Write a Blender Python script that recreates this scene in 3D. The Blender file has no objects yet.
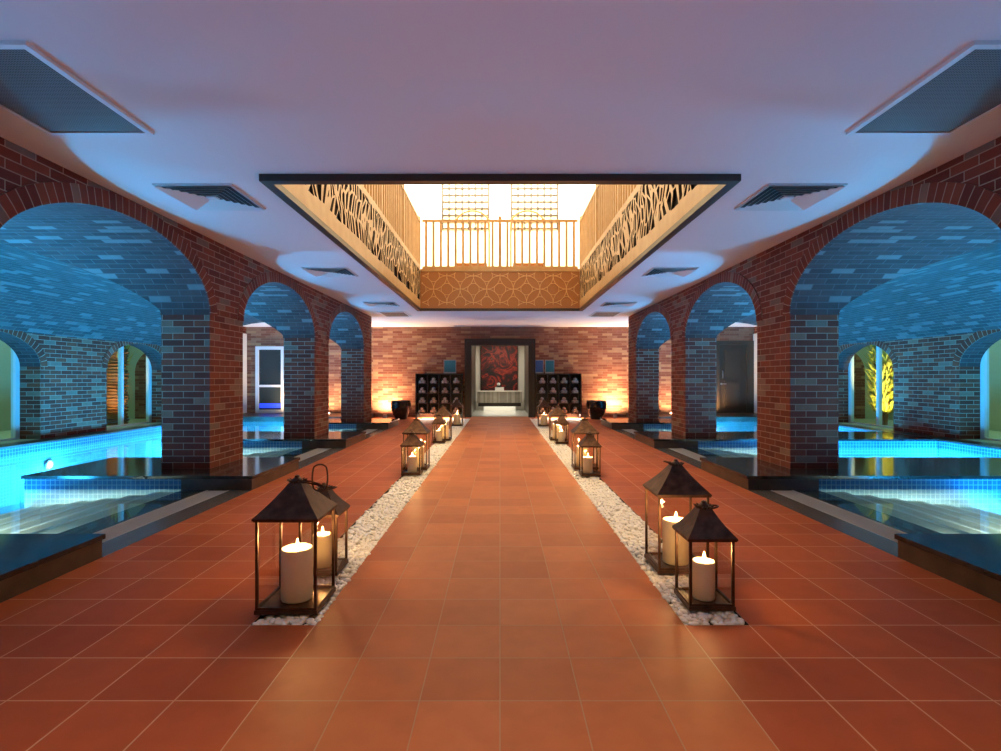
import bpy, bmesh, math, random
from mathutils import Vector, Matrix
PI = math.pi
random.seed(7)
SC = bpy.context.scene
COL = SC.collection

# ------------------------------------------------------------------ camera
cam_d = bpy.data.cameras.new('camera'); cam = bpy.data.objects.new('camera', cam_d); COL.objects.link(cam)
cam.location = (0, 0, 1.17); cam.rotation_euler = (PI/2, 0, 0)
cam_d.sensor_width = 36; cam_d.lens = 36*540/1001
cam_d.shift_x = 0.0005; cam_d.shift_y = 3.5/1001
cam_d.clip_end = 200; cam_d.clip_start = .05
SC.camera = cam
# ------------------------------------------------------------------ world, exposure
W = bpy.data.worlds.new('world'); SC.world = W; W.use_nodes = True
W.node_tree.nodes['Background'].inputs[0].default_value = (.10, .14, .22, 1)
W.node_tree.nodes['Background'].inputs[1].default_value = .3
SC.view_settings.view_transform = 'Standard'
try: SC.view_settings.look = 'None'
except Exception: pass
SC.view_settings.gamma = 1; SC.view_settings.exposure = .2
SC.view_settings.use_curve_mapping = False
try:
    SC.cycles.max_bounces = 8; SC.cycles.diffuse_bounces = 4; SC.cycles.transparent_max_bounces = 24
    SC.cycles.sample_clamp_indirect = 4; SC.cycles.caustics_reflective = False; SC.cycles.caustics_refractive = False
    SC.cycles.use_denoising = True
except Exception: pass

def area(name, loc, rot, sx, sy, power, color, spread=PI):
    d = bpy.data.lights.new(name, 'AREA'); d.shape = 'RECTANGLE'; d.size = sx; d.size_y = sy
    d.energy = power; d.color = color; d.spread = spread
    o = bpy.data.objects.new(name, d); COL.objects.link(o); o.location = loc; o.rotation_euler = rot; return o
def point(name, loc, power, color, r=.03):
    d = bpy.data.lights.new(name, 'POINT'); d.energy = power; d.color = color; d.shadow_soft_size = r
    o = bpy.data.objects.new(name, d); COL.objects.link(o); o.location = loc; return o
def spot(name, loc, rot, power, color, size, blend=.6, r=.04):
    d = bpy.data.lights.new(name, 'SPOT'); d.energy = power; d.color = color; d.spot_size = size; d.spot_blend = blend; d.shadow_soft_size = r
    o = bpy.data.objects.new(name, d); COL.objects.link(o); o.location = loc; o.rotation_euler = rot; return o

WARM = (1, .62, .30); CYAN = (.05, .49, 1)
# gallery upstairs: lamps in its ceiling
area('gallery_light', (0, 5.6, 6.7), (0, 0, 0), 3, 2.4, 230, (1, .72, .42))
area('gallery_light', (0, 12.0, 6.7), (0, 0, 0), 3.2, 3.0, 230, (1, .72, .42))
area('gallery_light', (0, 13.3, 6.6), (math.radians(25), 0, 0), 8, .8, 430, (1, .86, .62))
# added warm fill for the hall, unseen behind the viewpoint
area('hall_fill', (0, -.6, 2.7), (0, 0, 0), 3, 1.6, 72, (1, .66, .40), math.radians(115))
# underwater lamps, both pools, plus added fill on the steps
POOL_P = 2.2
for s in (-1, 1):
    for (x, y, p) in ((5.2, 3.75, 280), (5.2, 7.22, 280), (5.2, 10.69, 200), (5.2, .28, 200), (6.5 if s > 0 else 4.8, 7.22, 110), (7.30, 8.9, 60), (7.30, 5.4, 50), (7.30, 12.4, 110), (7.30, 2.0, 100), (5.5, 14.65, 120)):
        point('underwater_lamp', (s*x, y, -.45), p*POOL_P, CYAN, .20)
    for y in (3.78, 7.25, 10.72):
        for x in (3.47, 3.76, 4.03, 4.30, 4.57, 4.86):
            spot('step_fill', (s*x, y, -.012), (math.radians(66), 0, 0), 150, (1,.95,.78), math.radians(52), .25, .02)  # unseen warm spots added to brighten the submerged steps
# uplights along the end wall
for s in (-1, 1):
    for x, p in ((3.47, 1.0), (5.15, .7), (6.35, 1.0)):
        spot('uplight_beam', (s*x, 16.30, .13), (math.radians(180-4), 0, 0), 330*p, (1, .70, .42), math.radians(60), 1)
        spot('uplight_beam', (s*x, 16.20, .13), (math.radians(180-14), 0, 0), 360*p, (1, .66, .38), math.radians(165), 1)
    area('shelf_light', (s*1.83, 16.10, .115), (0, 0, 0), 1.2, .1, 60, (1, .88, .68))
area('vestibule_light', (0, 18.6, 2.55), (0, 0, 0), 1.2, 2.5, 45, (1, .9, .72))
area('vestibule_light', (0, 19.75, .16), (0, 0, 0), 1.4, .3, 2, (1, .95, .8))
for s in (-1, 1):
    area('court_light', (s*9.3, 9.0, 3.1), (0, 0, 0), 1.5, 9, 60, (.62, .95, .66))

# ------------------------------------------------------------------ helpers: materials
def mat(name, base=(.5,.5,.5), rough=.5, metal=0, emit=None, es=0, spec=.5):
    m = bpy.data.materials.new(name); m.use_nodes = True
    b = m.node_tree.nodes['Principled BSDF']
    b.inputs['Base Color'].default_value = (*base, 1); b.inputs['Roughness'].default_value = rough
    b.inputs['Metallic'].default_value = metal; b.inputs['Specular IOR Level'].default_value = spec
    if emit: b.inputs['Emission Color'].default_value = (*emit, 1); b.inputs['Emission Strength'].default_value = es
    return m
def N(m, t, **kw):
    n = m.node_tree.nodes.new(t)
    for k, v in kw.items(): setattr(n, k, v)
    return n
def Lk(m, a, b): m.node_tree.links.new(a, b)
def ramp(m, fac, stops, interp='LINEAR'):
    r = N(m, 'ShaderNodeValToRGB'); r.color_ramp.interpolation = interp
    e = r.color_ramp.elements
    while len(e) < len(stops): e.new(.5)
    for i, (p, c) in enumerate(stops): e[i].position = p; e[i].color = (*c, 1)
    Lk(m, fac, r.inputs[0]); return r.outputs[0]
def mixc(m, fac, a, b):
    x = N(m, 'ShaderNodeMix', data_type='RGBA')
    if isinstance(fac, (int, float)): x.inputs[0].default_value = fac
    else: Lk(m, fac, x.inputs[0])
    for i, v in ((6, a), (7, b)):
        if isinstance(v, tuple): x.inputs[i].default_value = (*v, 1)
        else: Lk(m, v, x.inputs[i])
    return x.outputs[2]
def bsdf(m): return m.node_tree.nodes['Principled BSDF']
def noise(m, scale, detail=3, vec=None):
    n = N(m, 'ShaderNodeTexNoise'); n.inputs['Scale'].default_value = scale; n.inputs['Detail'].default_value = detail
    if vec is None:
        t = N(m, 'ShaderNodeTexCoord'); vec = t.outputs['Object']
    Lk(m, vec, n.inputs['Vector']); return n.outputs[0]
def bump(m, h, strength, dist=.01):
    b = N(m, 'ShaderNodeBump'); b.inputs['Strength'].default_value = strength; b.inputs['Distance'].default_value = dist
    Lk(m, h, b.inputs['Height']); Lk(m, b.outputs[0], bsdf(m).inputs['Normal'])
def brick_mat(name, stops, mortar, bw=.24, rh=.0735, ms=.0045, rough=.7, offset=.5, bstr=.5, freq=2, nstr=.35):
    m = mat(name, rough=rough, spec=.3)
    uv = N(m, 'ShaderNodeUVMap'); t = N(m, 'ShaderNodeTexBrick'); t.offset = offset; t.offset_frequency = freq
    Lk(m, uv.outputs[0], t.inputs['Vector'])
    t.inputs['Color1'].default_value = (0,0,0,1); t.inputs['Color2'].default_value = (1,1,1,1)
    t.inputs['Scale'].default_value = 1; t.inputs['Brick Width'].default_value = bw; t.inputs['Row Height'].default_value = rh
    t.inputs['Mortar Size'].default_value = ms; t.inputs['Mortar Smooth'].default_value = .25; t.inputs['Bias'].default_value = 0
    c = ramp(m, t.outputs['Color'], stops, 'CONSTANT')
    nz = noise(m, 9, 4)
    c = mixc(m, nz, c, mixc(m, nstr, c, (0,0,0)))
    c = mixc(m, t.outputs['Fac'], c, mortar)
    Lk(m, c, bsdf(m).inputs['Base Color'])
    inv = N(m, 'ShaderNodeMath', operation='SUBTRACT'); inv.inputs[0].default_value = 1; Lk(m, t.outputs['Fac'], inv.inputs[1])
    bump(m, inv.outputs[0], bstr, .006)
    return m
RED = [(0,(.21,.040,.018)),(.2,(.15,.026,.012)),(.4,(.25,.055,.024)),(.55,(.17,.032,.016)),(.7,(.21,.044,.020)),(.82,(.27,.15,.10)),(.92,(.22,.15,.115))]
M_brick = brick_mat('dark_red_brick', RED, (.36,.26,.20))
M_brick_b = brick_mat('end_wall_brick', [(0,(.30,.10,.05)),(.25,(.24,.07,.035)),(.45,(.36,.15,.08)),(.62,(.28,.09,.05)),(.75,(.48,.25,.12)),(.9,(.38,.18,.10))], (.30,.17,.10), bw=.30)
M_ring = brick_mat('arch_ring_brick', RED, (.36,.26,.20), bw=.30, rh=.078, offset=0)
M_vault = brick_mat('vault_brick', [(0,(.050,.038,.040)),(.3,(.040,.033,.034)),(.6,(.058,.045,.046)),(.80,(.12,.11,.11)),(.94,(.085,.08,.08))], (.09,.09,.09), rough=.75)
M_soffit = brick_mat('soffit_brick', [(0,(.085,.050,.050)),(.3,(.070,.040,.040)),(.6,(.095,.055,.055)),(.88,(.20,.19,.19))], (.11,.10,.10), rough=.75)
def tile_mat(name, cols, grout, ms=.012):
    m = brick_mat(name, cols, grout, bw=1, rh=1, ms=ms, rough=.5, offset=0, bstr=.35, nstr=.25)
    bsdf(m).inputs['Specular IOR Level'].default_value = .12
    return m
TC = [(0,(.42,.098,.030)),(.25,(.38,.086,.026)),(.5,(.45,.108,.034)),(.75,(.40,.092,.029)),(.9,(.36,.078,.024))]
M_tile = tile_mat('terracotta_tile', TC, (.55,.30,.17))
M_tile_c = tile_mat('terracotta_tile_walkway_lit', [(p, (c[0]*1.16, c[1]*1.5, c[2]*1.6)) for p, c in TC], (.40,.21,.11), .010)  # same tile brightened: warm light on the walkway put into its colour
M_ceil = mat('white_ceiling_paint', (.84,.82,.81), .7)
M_plaster = mat('white_plaster', (.82,.78,.70), .7)
M_court = mat('court_plaster', (.50,.58,.45), .8)
M_granite = mat('black_granite', (.020,.019,.018), .10); 
bsdf(M_granite).inputs['Specular IOR Level'].default_value = .5
Lk(M_granite, ramp(M_granite, noise(M_granite, 7, 6), [(.35,(.012,.011,.011)),(.7,(.045,.040,.036))]), bsdf(M_granite).inputs['Base Color'])
M_gran_side = mat('dark_stone', (.05,.032,.02), .3)
Lk(M_gran_side, ramp(M_gran_side, noise(M_gran_side, 5, 6), [(.35,(.035,.022,.014)),(.7,(.085,.055,.035))]), bsdf(M_gran_side).inputs['Base Color'])
M_grate = mat('grey_grating', (.40,.38,.36), .5)
M_stone = mat('grey_pool_stone', (.09,.08,.075), .25)
def mosaic_mat(name, c1, c2, grout, s=.05):
    return brick_mat(name, [(0,c1),(.4,c2),(.7,tuple((a+b)/2 for a,b in zip(c1,c2)))], grout, bw=s, rh=s, ms=.0035, rough=.35, offset=0, bstr=.2, nstr=.1)
M_mos_shade = mosaic_mat('shaded_blue_mosaic', (.02,.14,.34), (.03,.18,.42), (.25,.45,.55))  # darker blue carries the shade on tiles above the waterline
M_mos_light = mosaic_mat('pale_mosaic', (.30,.46,.49), (.35,.50,.53), (.62,.70,.70))
M_poolfloor = mosaic_mat('pool_floor_mosaic', (.20,.38,.43), (.24,.42,.47), (.36,.5,.53), .1)
M_step = mat('pale_pool_step', (.66,.64,.52), .4)
M_nose = mat('white_step_nosing', (.92,.92,.88), .4)
M_metal = mat('aged_bronze_metal', (.075,.040,.026), .42, .85)
Lk(M_metal, ramp(M_metal, noise(M_metal, 20, 4), [(.3,(.055,.028,.018)),(.75,(.14,.075,.045))]), bsdf(M_metal).inputs['Base Color'])
M_black = mat('black_lacquer', (.012,.010,.010), .3)
M_frame = mat('dark_bronze_frame', (.035,.022,.016), .4)
M_gold = mat('gold_wood', (.62,.36,.13), .45)
Lk(M_gold, ramp(M_gold, noise(M_gold, 6, 5), [(.3,(.42,.24,.09)),(.75,(.52,.33,.14))]), bsdf(M_gold).inputs['Base Color'])
M_gold_d = mat('carved_wood', (.36,.14,.038), .5)
M_dark = mat('slit_shade_and_bed', (.012,.006,.003), .8)
M_wax = mat('candle_wax', (.95,.80,.54), .5)
b = bsdf(M_wax); b.inputs['Subsurface Weight'].default_value = 0; b.inputs['Subsurface Radius'].default_value = (.045,.036,.022); b.inputs['Subsurface Scale'].default_value = 1
M_flame = mat('candle_flame', (1,.7,.3), .5, emit=(1,.68,.28), es=40)
M_wick = mat('wick', (.02,.02,.02), .9)
M_pebble = mat('white_pebble', (.93,.89,.80), .55)
M_towel = mat('grey_white_towel', (.45,.42,.40), .9)
M_pot = mat('black_glazed_pot', (.010,.010,.012), .22)
M_led = mat('warm_led', (1,.9,.7), emit=(1,.85,.6), es=6)
M_white = mat('white_paint', (.80,.80,.78), .4)
M_alu = mat('white_aluminium', (.72,.76,.78), .35)
M_door = mat('olive_brown_door', (.055,.036,.020), .55, spec=.3)
M_doorf = mat('dark_door_frame', (.018,.012,.010), .35)
M_steel = mat('brushed_steel', (.6,.6,.58), .3, .9)
M_pfloor = mat('white_marble_floor', (.80,.80,.72), .15)
M_console = brick_mat('fluted_grey_stone', [(0,(.42,.38,.31)),(.3,(.55,.50,.42)),(.6,(.36,.33,.27)),(.8,(.60,.56,.47))], (.3,.27,.22), bw=.06, rh=2, ms=.003, offset=0)
M_teal = mat('teal_board', (.015,.16,.22), .4); M_blue = mat('blue_board', (.015,.09,.28), .4)
M_rim = mat('pale_grey_rim', (.35,.34,.36), .4)
M_leaf = mat('palm_leaf', (.45,.42,.06), .6); M_bark = mat('palm_bark', (.26,.10,.03), .8)
M_dkgreen = mat('shrub_leaf', (.12,.30,.08), .6)
M_bluelit = mat('blue_lit_bench', (.05,.1,.9), emit=(.02,.06,1), es=1.0)
M_lens = mat('lamp_lens', (.8,.95,1), emit=(.55,.9,1), es=5)
M_walnut = mat('dark_panelling', (.07,.05,.035), .4)
def glass(name, tint=(1,1,1), ior=1.45, rough=0, gloss_scale=1):
    m = bpy.data.materials.new(name); m.use_nodes = True; nt = m.node_tree; nt.nodes.clear()
    o = nt.nodes.new('ShaderNodeOutputMaterial'); t = nt.nodes.new('ShaderNodeBsdfTransparent'); g = nt.nodes.new('ShaderNodeBsdfGlossy')
    x = nt.nodes.new('ShaderNodeMixShader'); lw = nt.nodes.new('ShaderNodeLayerWeight'); lw.inputs[0].default_value = .5
    pw = nt.nodes.new('ShaderNodeMath'); pw.operation = 'POWER'; pw.inputs[1].default_value = 5
    f = nt.nodes.new('ShaderNodeMath'); f.operation = 'MULTIPLY_ADD'; F0 = ((ior-1)/(ior+1))**2
    f.inputs[1].default_value = 1-F0; f.inputs[2].default_value = F0
    nt.links.new(lw.outputs['Facing'], pw.inputs[0]); nt.links.new(pw.outputs[0], f.inputs[0])
    t.inputs[0].default_value = (*tint, 1); g.inputs['Roughness'].default_value = rough
    nt.links.new(f.outputs[0], x.inputs[0]); nt.links.new(t.outputs[0], x.inputs[1]); nt.links.new(g.outputs[0], x.inputs[2]); nt.links.new(x.outputs[0], o.inputs[0])
    return m
M_glass = glass('clear_glass', (.98,.96,.92), 1.5)
M_wglass = glass('greenish_window_glass', (.72,.86,.78), 1.5)
M_water = glass('pool_water', (.62,.90,.98), 1.33, .02)
M_nglass = glass('night_glass', (.35,.40,.42), 1.7)
# abstract red canvas
M_art = mat('red_abstract_canvas', (.3,.02,.01), .5)
tc = N(M_art, 'ShaderNodeTexCoord'); n1 = N(M_art, 'ShaderNodeTexNoise'); n1.inputs['Scale'].default_value = 1.5; n1.inputs['Detail'].default_value = 2.5; n1.inputs['Distortion'].default_value = 2.2
Lk(M_art, tc.outputs['Object'], n1.inputs['Vector'])
Lk(M_art, ramp(M_art, n1.outputs[0], [(.36,(.012,.006,.008)),(.45,(.05,.005,.008)),(.50,(.16,.012,.010)),(.545,(.42,.04,.02)),(.58,(.13,.010,.010)),(.64,(.015,.006,.008)),(.74,(.50,.18,.12))]), bsdf(M_art).inputs['Base Color'])
# speckled perforated grille
M_perf = mat('perforated_metal', (.16,.14,.12), .6)
tc = N(M_perf, 'ShaderNodeTexCoord'); v = N(M_perf, 'ShaderNodeTexVoronoi'); v.inputs['Scale'].default_value = 70; v.inputs['Randomness'].default_value = 0
Lk(M_perf, tc.outputs['Object'], v.inputs['Vector'])
Lk(M_perf, ramp(M_perf, v.outputs['Distance'], [(.30,(.012,.011,.010)),(.42,(.22,.18,.15))]), bsdf(M_perf).inputs['Base Color'])

# ------------------------------------------------------------------ helpers: meshes
class MB:
    def __init__(s): s.v = []; s.f = []; s.uv = []; s.mi = []; s.sm = []
    def face(s, pts, uv=None, mi=0, sm=False):
        n = len(s.v); pts = [Vector(p) for p in pts]; s.v += pts; s.f.append(list(range(n, n+len(pts))))
        if uv is None:
            nr = (pts[1]-pts[0]).cross(pts[2]-pts[0])
            ax = max(range(3), key=lambda i: abs(nr[i]))
            uv = [((p.y, p.z), (p.x, p.z), (p.x, p.y))[ax] for p in pts]
        s.uv += [tuple(u) for u in uv]; s.mi.append(mi); s.sm.append(sm)
    def box(s, x0, x1, y0, y1, z0, z1, mi=0, skip=''):
        if x0 > x1: x0, x1 = x1, x0
        if y0 > y1: y0, y1 = y1, y0
        P = lambda a, b, c: (a, b, c)
        F = {'x': [(x0,y1,z0),(x0,y0,z0),(x0,y0,z1),(x0,y1,z1)], 'X': [(x1,y0,z0),(x1,y1,z0),(x1,y1,z1),(x1,y0,z1)],
             'y': [(x0,y0,z0),(x1,y0,z0),(x1,y0,z1),(x0,y0,z1)], 'Y': [(x1,y1,z0),(x0,y1,z0),(x0,y1,z1),(x1,y1,z1)],
             'z': [(x0,y1,z0),(x1,y1,z0),(x1,y0,z0),(x0,y0,z0)], 'Z': [(x0,y0,z1),(x1,y0,z1),(x1,y1,z1),(x0,y1,z1)]}
        for k, q in F.items():
            if k not in skip: s.face(q, mi=mi)
    def grid(s, rows, mi=0, sm=True, closed=False):      # rows of points
        for a, b in zip(rows, rows[1:]):
            n = len(a); r = range(n if closed else n-1)
            for i in r:
                j = (i+1) % n
                s.face([a[i], a[j], b[j], b[i]], mi=mi, sm=sm)
    def tube(s, pts, r, n=8, mi=0, closed=False, cap=True):
        pts = [Vector(p) for p in pts]; rows = []; L = len(pts)
        if not isinstance(r, (list, tuple)): r = [r]*L
        up = None
        for i, p in enumerate(pts):
            if closed: t = pts[(i+1) % L]-pts[i-1]
            else: t = pts[min(i+1, L-1)]-pts[max(i-1, 0)]
            t.normalize()
            if up is None: up = t.orthogonal().normalized()
            a = (up - t*up.dot(t))
            a = a.normalized() if a.length > 1e-6 else t.orthogonal().normalized()
            up = a; b = t.cross(a)
            rows.append([p+(a*math.cos(2*PI*k/n)+b*math.sin(2*PI*k/n))*r[i] for k in range(n)])
        if closed: rows.append(rows[0])
        s.grid(rows, mi, True, True)
        if cap and not closed: s.face(rows[0][::-1], mi=mi); s.face(rows[-1], mi=mi)
    def lathe(s, prof, c=(0,0,0), n=24, mi=0, sm=True):
        rows = [[(c[0]+r*math.cos(2*PI*k/n), c[1]+r*math.sin(2*PI*k/n), c[2]+z) for k in range(n)] for r, z in prof]
        s.grid(rows, mi, sm, True)
        if prof[0][0] > 1e-4: s.face(rows[0][::-1], mi=mi)
        if prof[-1][0] > 1e-4: s.face(rows[-1], mi=mi)
    def build(s, name, mats, parent=None, weld=False, kind=None, bevel=0):
        if not isinstance(mats, (list, tuple)): mats = [mats]
        me = bpy.data.meshes.new(name); me.from_pydata(s.v, [], s.f); 
        uv = me.uv_layers.new(name='UVMap'); uv.data.foreach_set('uv', [c for u in s.uv for c in u])
        for m in mats: me.materials.append(m)
        me.polygons.foreach_set('material_index', s.mi); me.polygons.foreach_set('use_smooth', s.sm); me.update()
        if weld:
            bm = bmesh.new(); bm.from_mesh(me); bmesh.ops.remove_doubles(bm, verts=bm.verts, dist=1e-5); bmesh.ops.recalc_face_normals(bm, faces=bm.faces); bm.to_mesh(me); bm.free()
        o = bpy.data.objects.new(name, me); COL.objects.link(o)
        if parent: o.parent = parent
        if kind: o['kind'] = kind
        if bevel:
            md = o.modifiers.new('bevel', 'BEVEL'); md.width = bevel; md.segments = 2; md.limit_method = 'ANGLE'
        return o
def box(name, x0, x1, y0, y1, z0, z1, m, parent=None, kind=None, bevel=0):
    b = MB(); b.box(x0, x1, y0, y1, z0, z1); return b.build(name, m, parent, weld=True, kind=kind, bevel=bevel)
def tag(o, label, cat, group=None, kind=None):
    o['label'] = label; o['category'] = cat
    if group: o['group'] = group
    if kind: o['kind'] = kind
    return o
def empty(name, loc=(0,0,0), rz=0):
    o = bpy.data.objects.new(name, None); COL.objects.link(o); o.location = loc; o.rotation_euler = (0,0,rz); o.empty_display_size = .1; return o
KIDS = {}
def copy_tree(o, parent=None):
    c = o.copy(); COL.objects.link(c)
    if parent: c.parent = parent; c.matrix_parent_inverse = o.matrix_parent_inverse.copy()
    for ch in [k for k in bpy.data.objects if k.parent == o]: copy_tree(ch, c)
    return c
SIDE = {-1: 'left', 1: 'right'}

# ------------------------------------------------------------------ dimensions
XW, XT = 3.30, 3.85          # arcade wall faces
ZC = 2.77                    # ceiling
PITCH = 3.47
PIERS = [(2.67+PITCH*k, 3.46+PITCH*k) for k in range(-1, 4)]     # y extents
ZS, RISE = 1.90, .715        # arch springing and rise
XO = 7.8                     # outer wall face
YB = 16.6                    # end wall
YF = -3.6
PLAT = [(2.22+PITCH*k, 3.55+PITCH*k) for k in range(-1, 4)]
PLAT[4] = (12.63, 13.95)

# ------------------------------------------------------------------ floor
fl = MB(); T = .3015; Y0 = 1.964
def fq(x0, x1, y0, y1, xo, tw, mi):
    fl.face([(x0,y0,0),(x1,y0,0),(x1,y1,0),(x0,y1,0)], [((x-xo)/tw, (y-Y0)/T) for x, y in ((x0,y0),(x1,y0),(x1,y1),(x0,y1))], mi)
YP0, YP1 = Y0+2*T, 15.85
XI, XE = .8775, 1.185
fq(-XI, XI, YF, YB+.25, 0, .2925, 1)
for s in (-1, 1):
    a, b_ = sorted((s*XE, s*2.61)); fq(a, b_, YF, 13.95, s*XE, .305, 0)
    a, b_ = sorted((s*XE, s*3.9)); fq(a, b_, 13.95, YB, s*XE, .305, 0)
    a, b_ = sorted((s*XI, s*XE)); fq(a, b_, YF, YP0, s*XI, .3075, 0); fq(a, b_, YP1, YB, s*XI, .3075, 0)
    a, b_ = sorted((s*XI, s*XE)); fl.face([(a,YP0,-.03),(b_,YP0,-.03),(b_,YP1,-.03),(a,YP1,-.03)], mi=2)
    for x in (s*XI, s*XE): fl.face([(x,YP0,-.03),(x,YP1,-.03),(x,YP1,0),(x,YP0,0)], mi=2)
fl.build('floor', [M_tile, M_tile_c, M_dark], kind='structure')
M_bed = M_dark

# ------------------------------------------------------------------ ceiling with the opening
OX, OY0, OY1 = 1.80, 4.29, 12.22
c = MB()
OE = OX+.085
c.box(-3.9, -OE, YF, YB, ZC, ZC+.06); c.box(OE, 3.9, YF, YB, ZC, ZC+.06)
c.box(-OE, OE, YF, OY0-.03, ZC, ZC+.06); c.box(-OE, OE, OY1+.05, YB, ZC, ZC+.06)
for s in (-1, 1):
    a, b_ = sorted((s*3.9, s*8.2)); c.box(a, b_, 13.9, YB, ZC, ZC+.06)
c.build('ceiling', M_ceil, kind='structure')
f = MB(); w = .08; z0 = ZC-.055
f.box(-OX-w, OX+w, OY0-w, OY0, z0, ZC-.001); f.box(-OX-w, OX+w, OY1-.02, OY1+w, z0, ZC-.001)
f.box(-OX-w, -OX, OY0, OY1-.02, z0, ZC-.001); f.box(OX, OX+w, OY0, OY1-.02, z0, ZC-.001)
f.build('trim_1', M_frame, kind='structure', weld=True)

# ------------------------------------------------------------------ arcade walls
def arcade(s):
    b = MB(); r = MB()
    def F(x, ya, yb, za, zb):
        b.face([(x,ya,za),(x,yb,za),(x,yb,zb),(x,ya,zb)])
    ys = YF
    segs = [(YF, PIERS[0][0]-2.68)] if False else []
    for xf in (XW, XT):
        x = s*xf
        F(x, YF, PIERS[0][1], 0, ZC) 
        for a, e in PIERS[1:]: F(x, a, e, -.05, ZC)
    for (a0, e0), (a1, e1) in zip(PIERS, PIERS[1:]):
        cy = (e0+a1)/2; hr = (a1-e0)/2; n = 40
        P = [(cy-hr*math.cos(PI*i/n), ZS+RISE*math.sin(PI*i/n)) for i in range(n+1)]
        al = [0]
        for p, q in zip(P, P[1:]): al.append(al[-1]+math.hypot(q[0]-p[0], q[1]-p[1]))
        for i in range(n):
            (y1, z1), (y2, z2) = P[i], P[i+1]
            for xf in (XW, XT):
                x = s*xf; b.face([(x,y1,z1),(x,y2,z2),(x,y2,ZC),(x,y1,ZC)])
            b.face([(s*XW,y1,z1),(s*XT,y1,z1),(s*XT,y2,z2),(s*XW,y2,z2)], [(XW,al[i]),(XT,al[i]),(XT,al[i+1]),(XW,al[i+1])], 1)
            # ring
            def off(i_, t=.145):
                th = PI*i_/n; nx, nz = -math.cos(th)/hr, math.sin(th)/RISE
                l = math.hypot(nx, nz); return (P[i_][0]+nx/l*t, min(P[i_][1]+nz/l*t, ZC-.002))
            q1, q2 = off(i), off(i+1); xr = s*(XW-.012); 
            th1 = math.hypot(q1[0]-y1, q1[1]-z1); th2 = math.hypot(q2[0]-y2, q2[1]-z2)
            r.face([(xr,y1,z1),(xr,y2,z2),(xr,*q2),(xr,*q1)], [(.06,al[i]),(.06,al[i+1]),(.06+th2,al[i+1]),(.06+th1,al[i])])
            r.face([(xr,*q1),(xr,*q2),(s*XW,*q2),(s*XW,*q1)]); r.face([(xr,y1,z1),(xr,y2,z2),(s*XW,y2,z2),(s*XW,y1,z1)], [(.06,al[i]),(.06,al[i+1]),(.07,al[i+1]),(.07,al[i])])
            xr = s*(XT+.012)
            r.face([(xr,y1,z1),(xr,y2,z2),(xr,*q2),(xr,*q1)], [(.06,al[i]),(.06,al[i+1]),(.06+th2,al[i+1]),(.06+th1,al[i])])
        for yy in (e0, a1):
            b.face([(s*XW,yy,-.05),(s*XT,yy,-.05),(s*XT,yy,ZS),(s*XW,yy,ZS)])
    yy = PIERS[-1][1]; b.face([(s*XW,yy,0),(s*XT,yy,0),(s*XT,yy,ZC),(s*XW,yy,ZC)])
    o = b.build('wall_%s' % SIDE[s], [M_brick, M_soffit], kind='structure')
    r.build('arch_ring', M_ring, o)
for s in (-1, 1): arcade(s)

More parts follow.
